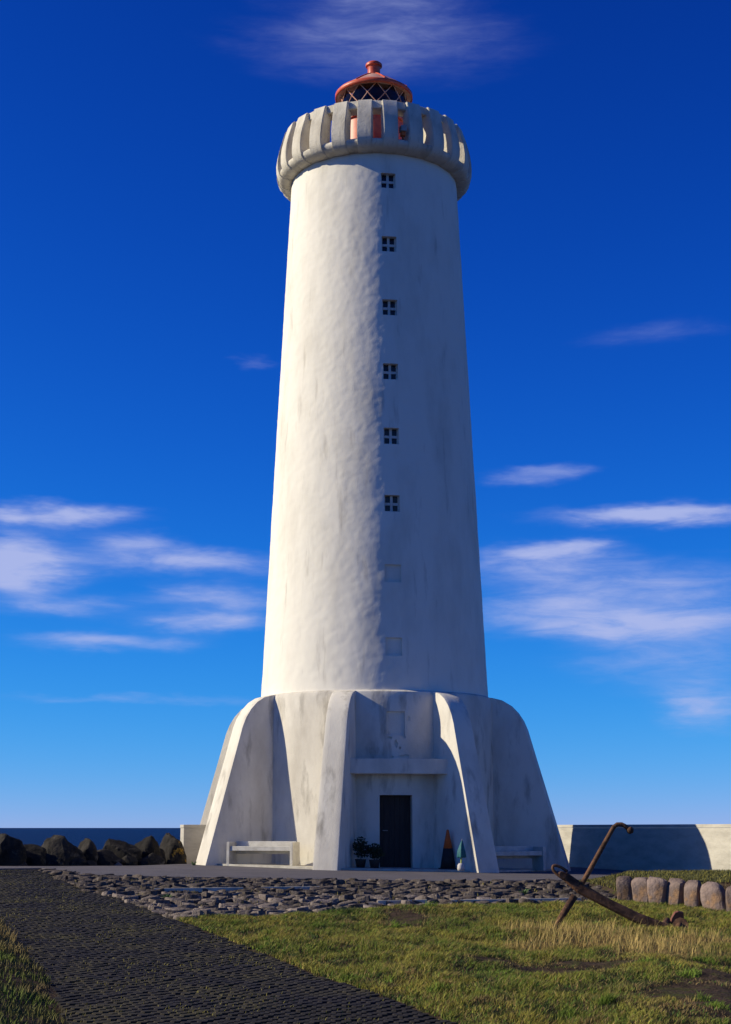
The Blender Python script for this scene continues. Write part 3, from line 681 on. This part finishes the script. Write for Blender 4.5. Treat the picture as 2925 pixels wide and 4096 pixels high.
# ---------------------------------------------------------------- path of grass pavers
pth = tag(empty('paved_path', (-2, 18, gz(-2, 18))), kind='structure'); pth['label'] = 'dark grass-paver path climbing to the asphalt'; po = pth.location
PT = .098; ang = R(64); ca, sa = math.cos(ang), math.sin(ang)
def octagon():
    h = PT/2 - .0012; c = .033; pts = [(h, -h+c), (h, h-c), (h-c, h), (-h+c, h), (-h, h-c), (-h, -h+c), (-h+c, -h), (h-c, -h)]
    vs = [(x, y, -.07) for x, y in pts] + [(x, y, .006) for x, y in pts] + [(x*.86, y*.86, .016) for x, y in pts]
    return vs, [(r*8+i, r*8+(i+1) % 8, (r+1)*8+(i+1) % 8, (r+1)*8+i) for r in range(2) for i in range(8)] + [tuple(range(16, 24))]
ov, of = octagon(); ome = MB().add(ov, of).mesh('paver'); ome.materials.append(M['paver'])
spots = []
for i in range(-240, 240):
    for j in range(-240, 240):
        u, v = j*PT, i*PT; x = -2 + u*ca - v*sa; y = 18 + u*sa + v*ca
        if 9.5 < y < 34.0 and path_left(y) + .02*n3(x*3, y*3) < x < path_right(y) - .03 + .08*n3(x*2, y*2): spots.append((x, y))
spots.sort(key=lambda p: abs(math.hypot(p[0], p[1] - 12.9)))
rest = MB(); made = 0; rp = random.Random(9)
for (x, y) in spots:
    z = gz(x, y) + rp.uniform(-.006, .006); nn = gnorm(x, y); rot = Vector((0, 0, 1)).rotation_difference(nn).to_matrix().to_4x4() @ Matrix.Rotation(ang + rp.uniform(-.03, .03), 4, 'Z') @ Matrix.Rotation(rp.uniform(-.03, .03), 4, 'X')
    vis = y > 12.6 and abs(x/y) < .245
    if vis and made < 300:
        o = link('paver', ome, None, pth); o.matrix_local = Matrix.Translation((x-po.x, y-po.y, z-po.z)) @ rot; made += 1
    else:
        mt = Matrix.Translation((x-po.x, y-po.y, z-po.z)) @ rot; rest.add([mt @ Vector(v) for v in ov], of)
me = rest.mesh('paver'); o = link('paver', me, 'paver', pth); o['kind'] = 'stuff'

# ---------------------------------------------------------------- grass
def blades(name, pts, hts, cols, width, lean, label, cat):
    n = len(pts); pts = np.asarray(pts); hts = np.asarray(hts)[:, None]; a = rng.uniform(0, 2*np.pi, n); th = rng.uniform(0, 2*np.pi, n)
    side = np.stack([np.cos(a), np.sin(a), np.zeros(n)], 1)*(np.asarray(width)*rng.uniform(.6, 1.3, n))[:, None]
    ld = np.stack([np.cos(th), np.sin(th), np.zeros(n)], 1)*(rng.uniform(.15, 1, n)*lean)[:, None]*hts + np.array([lean*.25, 0, 0])*hts
    up = np.array([0, 0, 1.])
    v = np.stack([pts - side, pts + side, pts + up*hts*.55 + ld*.35 - side*.8, pts + up*hts*.55 + ld*.35 + side*.8, pts + up*hts*.95 + ld], 1).reshape(-1, 3)
    k = (np.arange(n)*5)[:, None]
    tri = np.concatenate([k + np.array([[0, 1, 3]]), k + np.array([[0, 3, 2]]), k + np.array([[2, 3, 4]])], 1).reshape(-1)
    me = bpy.data.meshes.new(name); me.vertices.add(n*5); me.vertices.foreach_set('co', v.astype(np.float32).ravel())
    me.loops.add(n*9); me.loops.foreach_set('vertex_index', tri.astype(np.int32)); me.polygons.add(n*3)
    me.polygons.foreach_set('loop_start', (np.arange(n*3)*3).astype(np.int32)); me.update(calc_edges=True)
    at = me.color_attributes.new('Col', 'FLOAT_COLOR', 'POINT'); c = np.ones((n, 5, 4), np.float32); c[:, :, :3] = np.asarray(cols)[:, None, :]
    at.data.foreach_set('color', c.ravel())
    o = link(name, me, 'grass'); tag(o, label, cat, kind='stuff'); return o
GREEN = np.array((.125, .185, .022)); YEL = np.array((.30, .265, .045)); DRY = np.array((.36, .25, .095)); DARK = np.array((.035, .06, .014)); BRN = np.array((.13, .085, .045))
DRYP = [(2.75, 20.9, .9, .9), (3.1, 19.9, 1.1, 1.0), (3.55, 18.7, .9, .9), (2.2, 20.7, .5, .6), (4.1, 19.8, .8, .7), (2.1, 19.3, .5, .5)]
BARE = [(.56, 22.3, .35, .8), (.85, 23.6, .2, .35), (2.1, 16.9, .55, .35), (2.5, 17.5, .5, .3), (3.3, 14.9, .7, .8), (.95, 18.6, .35, .45), (1.4, 17.2, .3, .25), (4.2, 17.6, .5, .4), (3.9, 16.2, .6, .5)]
def fld(x, y, L): return max(math.exp(-((x-a)/c)**2 - ((y-b)/d)**2) for a, b, c, d in L)
short_p, short_h, short_c = [], [], []; tall_p, tall_h, tall_c = [], [], []
rg = random.Random(3)
def lawn(count, x0, x1, y0, y1):
    k = 0
    while k < count:
        x, y = rg.uniform(x0, x1), rg.uniform(y0, y1); k += 1
        if abs(x) > .25*y + .9: continue
        if not is_grass(x, y): continue
        d = fld(x, y, DRYP) + .3*n3(x*1.6, y*1.6, 4); b = 1.25*fld(x, y, BARE) + .45*n3(x*2.1, y*1.7, 9) + .2*n3(x*6, y*5, 19) + .18*max(0, (x - 1.5))*max(0, (17.5 - y))/3
        if rg.random() < (b - .3)*2.2: continue
        t = .62 + 1.1*n3(x*1.1, y*.9, 1) + rg.uniform(-.2, .2); q = .5 + .8*n3(x*2.3, y*1.6, 6) + .7*n3(x*5.5, y*4.0, 16) + rg.uniform(-.12, .12)
        c = GREEN*(1-min(1, max(0, t))) + YEL*min(1, max(0, t)); dk = min(1, max(0, (.45 - q)*2.6)); c = c*(1-dk) + DARK*dk
        dr = min(1, max(0, (d - .25)*1.8 + rg.uniform(-.25, .25))); c = c*(1-dr) + DRY*dr
        br = min(1, max(0, (b - .1)*1.8)); c = c*(1-br) + BRN*br
        u_ = rg.random()
        if u_ < .13: c = DRY*.85
        elif u_ < .20: c = BRN*1.2
        elif u_ < .30: c = np.array((.10, .20, .03))
        c = c*rg.uniform(.5, 1.45)
        h = (.015 + .05*max(0, q) + rg.uniform(0, .035))*(1 - .5*br)
        short_p.append((x, y, gz(x, y) - .01)); short_h.append(h); short_c.append(c)
        if d > .35 and rg.random() < (d - .3)*.17:
            tall_p.append((x, y, gz(x, y) - .01)); tall_h.append(rg.uniform(.10, .25)); tall_c.append((DRY*.9 + YEL*.25)*rg.uniform(.7, 1.35))
lawn(760000, -3.2, 7.2, 11.0, 27.2)
def tussock(cx, cy, r, n, hh, col):
    for _ in range(n):
        a = rg.uniform(0, 2*math.pi); q = r*math.sqrt(rg.random()); x, y = cx + q*math.cos(a), cy + q*math.sin(a)
        if not is_grass(x, y): continue
        short_p.append((x, y, gz(x, y) - .01)); short_h.append(hh*(1.1 - .6*(q/r)**2)*rg.uniform(.6, 1.15)); short_c.append(col*rg.uniform(.5, 1.4))
for (cx, cy, r, n, hh, col) in ((-.35, 23.1, .34, 900, .12, DARK*1.1), (.1, 23.2, .2, 400, .09, GREEN), (.95, 23.9, .16, 350, .12, GREEN*1.1), (1.75, 24.6, .2, 400, .08, GREEN), (-1.9, 22.1, .2, 400, .08, GREEN*1.2)): tussock(cx, cy, r, n, hh, col)
for _ in range(240):
    y = rg.uniform(11.5, 25); x = rg.uniform(-2.5, .26*y)
    if is_grass(x, y): tussock(x, y, rg.uniform(.05, .16), rg.randint(60, 220), rg.uniform(.05, .11), (DARK*1.2, GREEN, GREEN*1.25, YEL*.9, DRY*.7)[rg.randrange(5)])
blades('grass', short_p, short_h, short_c, .0032, 1.1, 'short green and yellow grass sloping up to the cobbles', 'grass')
blades('dry_grass', tall_p, tall_h, tall_c, .0026, .6, 'tall golden dry grass around the anchor', 'grass')
# left verge
vp, vh, vc = [], [], []
k = 0
while k < 60000:
    x, y = rg.uniform(-6.5, -1.8), rg.uniform(11.0, 22.5); k += 1
    if x > path_left(y) + .12*n3(x*3, y*3, 5) - .02 or abs(x) > .25*y + .8: continue
    t = .5 + n3(x*1.4, y*1.2, 2); q = min(1, max(0, (y - 16)/3.0 + .5*n3(x*2, y*2, 7)))
    if rg.random() < .35 - .8*n3(x*2.2, y*2.2, 12): continue
    c = (GREEN*.8*(1-max(0, min(1, t))) + BRN*max(0, min(1, t))); c = c*(1-q*.7) + DRY*q*.7
    vp.append((x, y, gz(x, y) - .01)); vh.append(rg.uniform(.03, .09) + .12*q*rg.random()); vc.append(c*rg.uniform(.55, 1.25))
blades('verge_grass', vp, vh, vc, .005, .6, 'brown and golden rough grass along the far side of the path', 'grass')
# raised bed and the joints of path and cobbles
bp_, bh, bc = [], [], []
k = 0
while k < 60000:
    x, y = rg.uniform(4.2, 9.0), rg.uniform(23.5, 36); k += 1
    if not in_bed(x, y) or abs(x) > .25*y + .6: continue
    c = (DARK*.8 + BRN*.45)*rg.uniform(.6, 1.4) if rg.random() < .75 else YEL*rg.uniform(.5, 1)
    bp_.append((x, y, gz(x, y) - .01)); bh.append(rg.uniform(.03, .085)); bc.append(c)
blades('bed_grass', bp_, bh, bc, .005, .6, 'dark low grass on the raised bed behind the edging stones', 'grass')
jp, jh, jc = [], [], []
k = 0
while k < 60000:
    y = rg.uniform(11, 33); x = rg.uniform(-8.5, 2.0); k += 1
    if not on_path(x, y) or abs(x) > .25*y + .6: continue
    g_ = n3(x*1.1, y*.8, 21) + .5*n3(x*4, y*4, 22)
    if g_ < .02 + rg.uniform(-.1, .35): continue
    jp.append((x, y, gz(x, y) + .004)); jh.append(rg.uniform(.014, .04)); jc.append((YEL*.35 + GREEN*.15 + BRN*.3)*rg.uniform(.5, 1.2))
k = 0
while k < 9000:
    y = rg.uniform(22, 31); x = rg.uniform(-5.5, 5.0); k += 1
    if not is_cobble(x, y) or n3(x*1.7, y*1.7, 31) < .18 + rg.uniform(-.08, .2): continue
    jp.append((x, y, gz(x, y) + .01)); jh.append(rg.uniform(.03, .08)); jc.append((YEL*.7 + BRN*.4)*rg.uniform(.4, 1.0))
blades('joint_grass', jp, jh, jc, .0045, .7, 'thin tufts of grass growing in the joints of path and cobbles', 'grass')

# leafy weeds
def weed(x, y, h, n, spread, label, seed):
    rr = random.Random(seed); o = empty('weed', (x, y, gz(x, y))); mb = MB()
    for _ in range(n):
        a = rr.uniform(0, 2*math.pi); l_ = rr.uniform(.5, 1); b = Vector((math.cos(a)*spread*l_, math.sin(a)*spread*l_, h*rr.uniform(.4, 1))); s = Vector((-math.sin(a), math.cos(a), 0))*.012
        m_ = b*.5 + Vector((0, 0, h*.2)); mb.add([Vector((0, 0, -.01)), m_ + s, b, m_ - s], [(0, 1, 2, 3)])
    w_ = mb.build('leaves', 'leaf', o); at = w_.data.color_attributes.new('Col', 'FLOAT_COLOR', 'POINT')
    for d in at.data: d.color = (.12, .19, .07, 1)
    MB().tube([(0, 0, -.02), (.01, 0, h*.6)], .005, 5).build('stem', 'shrub', o)
    tag(o, label, 'plant')
weed(2.77, 27.5, .16, 40, .18, 'pale green weed sprouting from the cobbles near the anchor', 1)
weed(-4.28, 38.95, .16, 36, .12, 'small green weed at the foot of the sunlit buttress', 2)
weed(-3.2, 25.3, .10, 40, .16, 'dark green weed among the cobbles beside the path', 3)
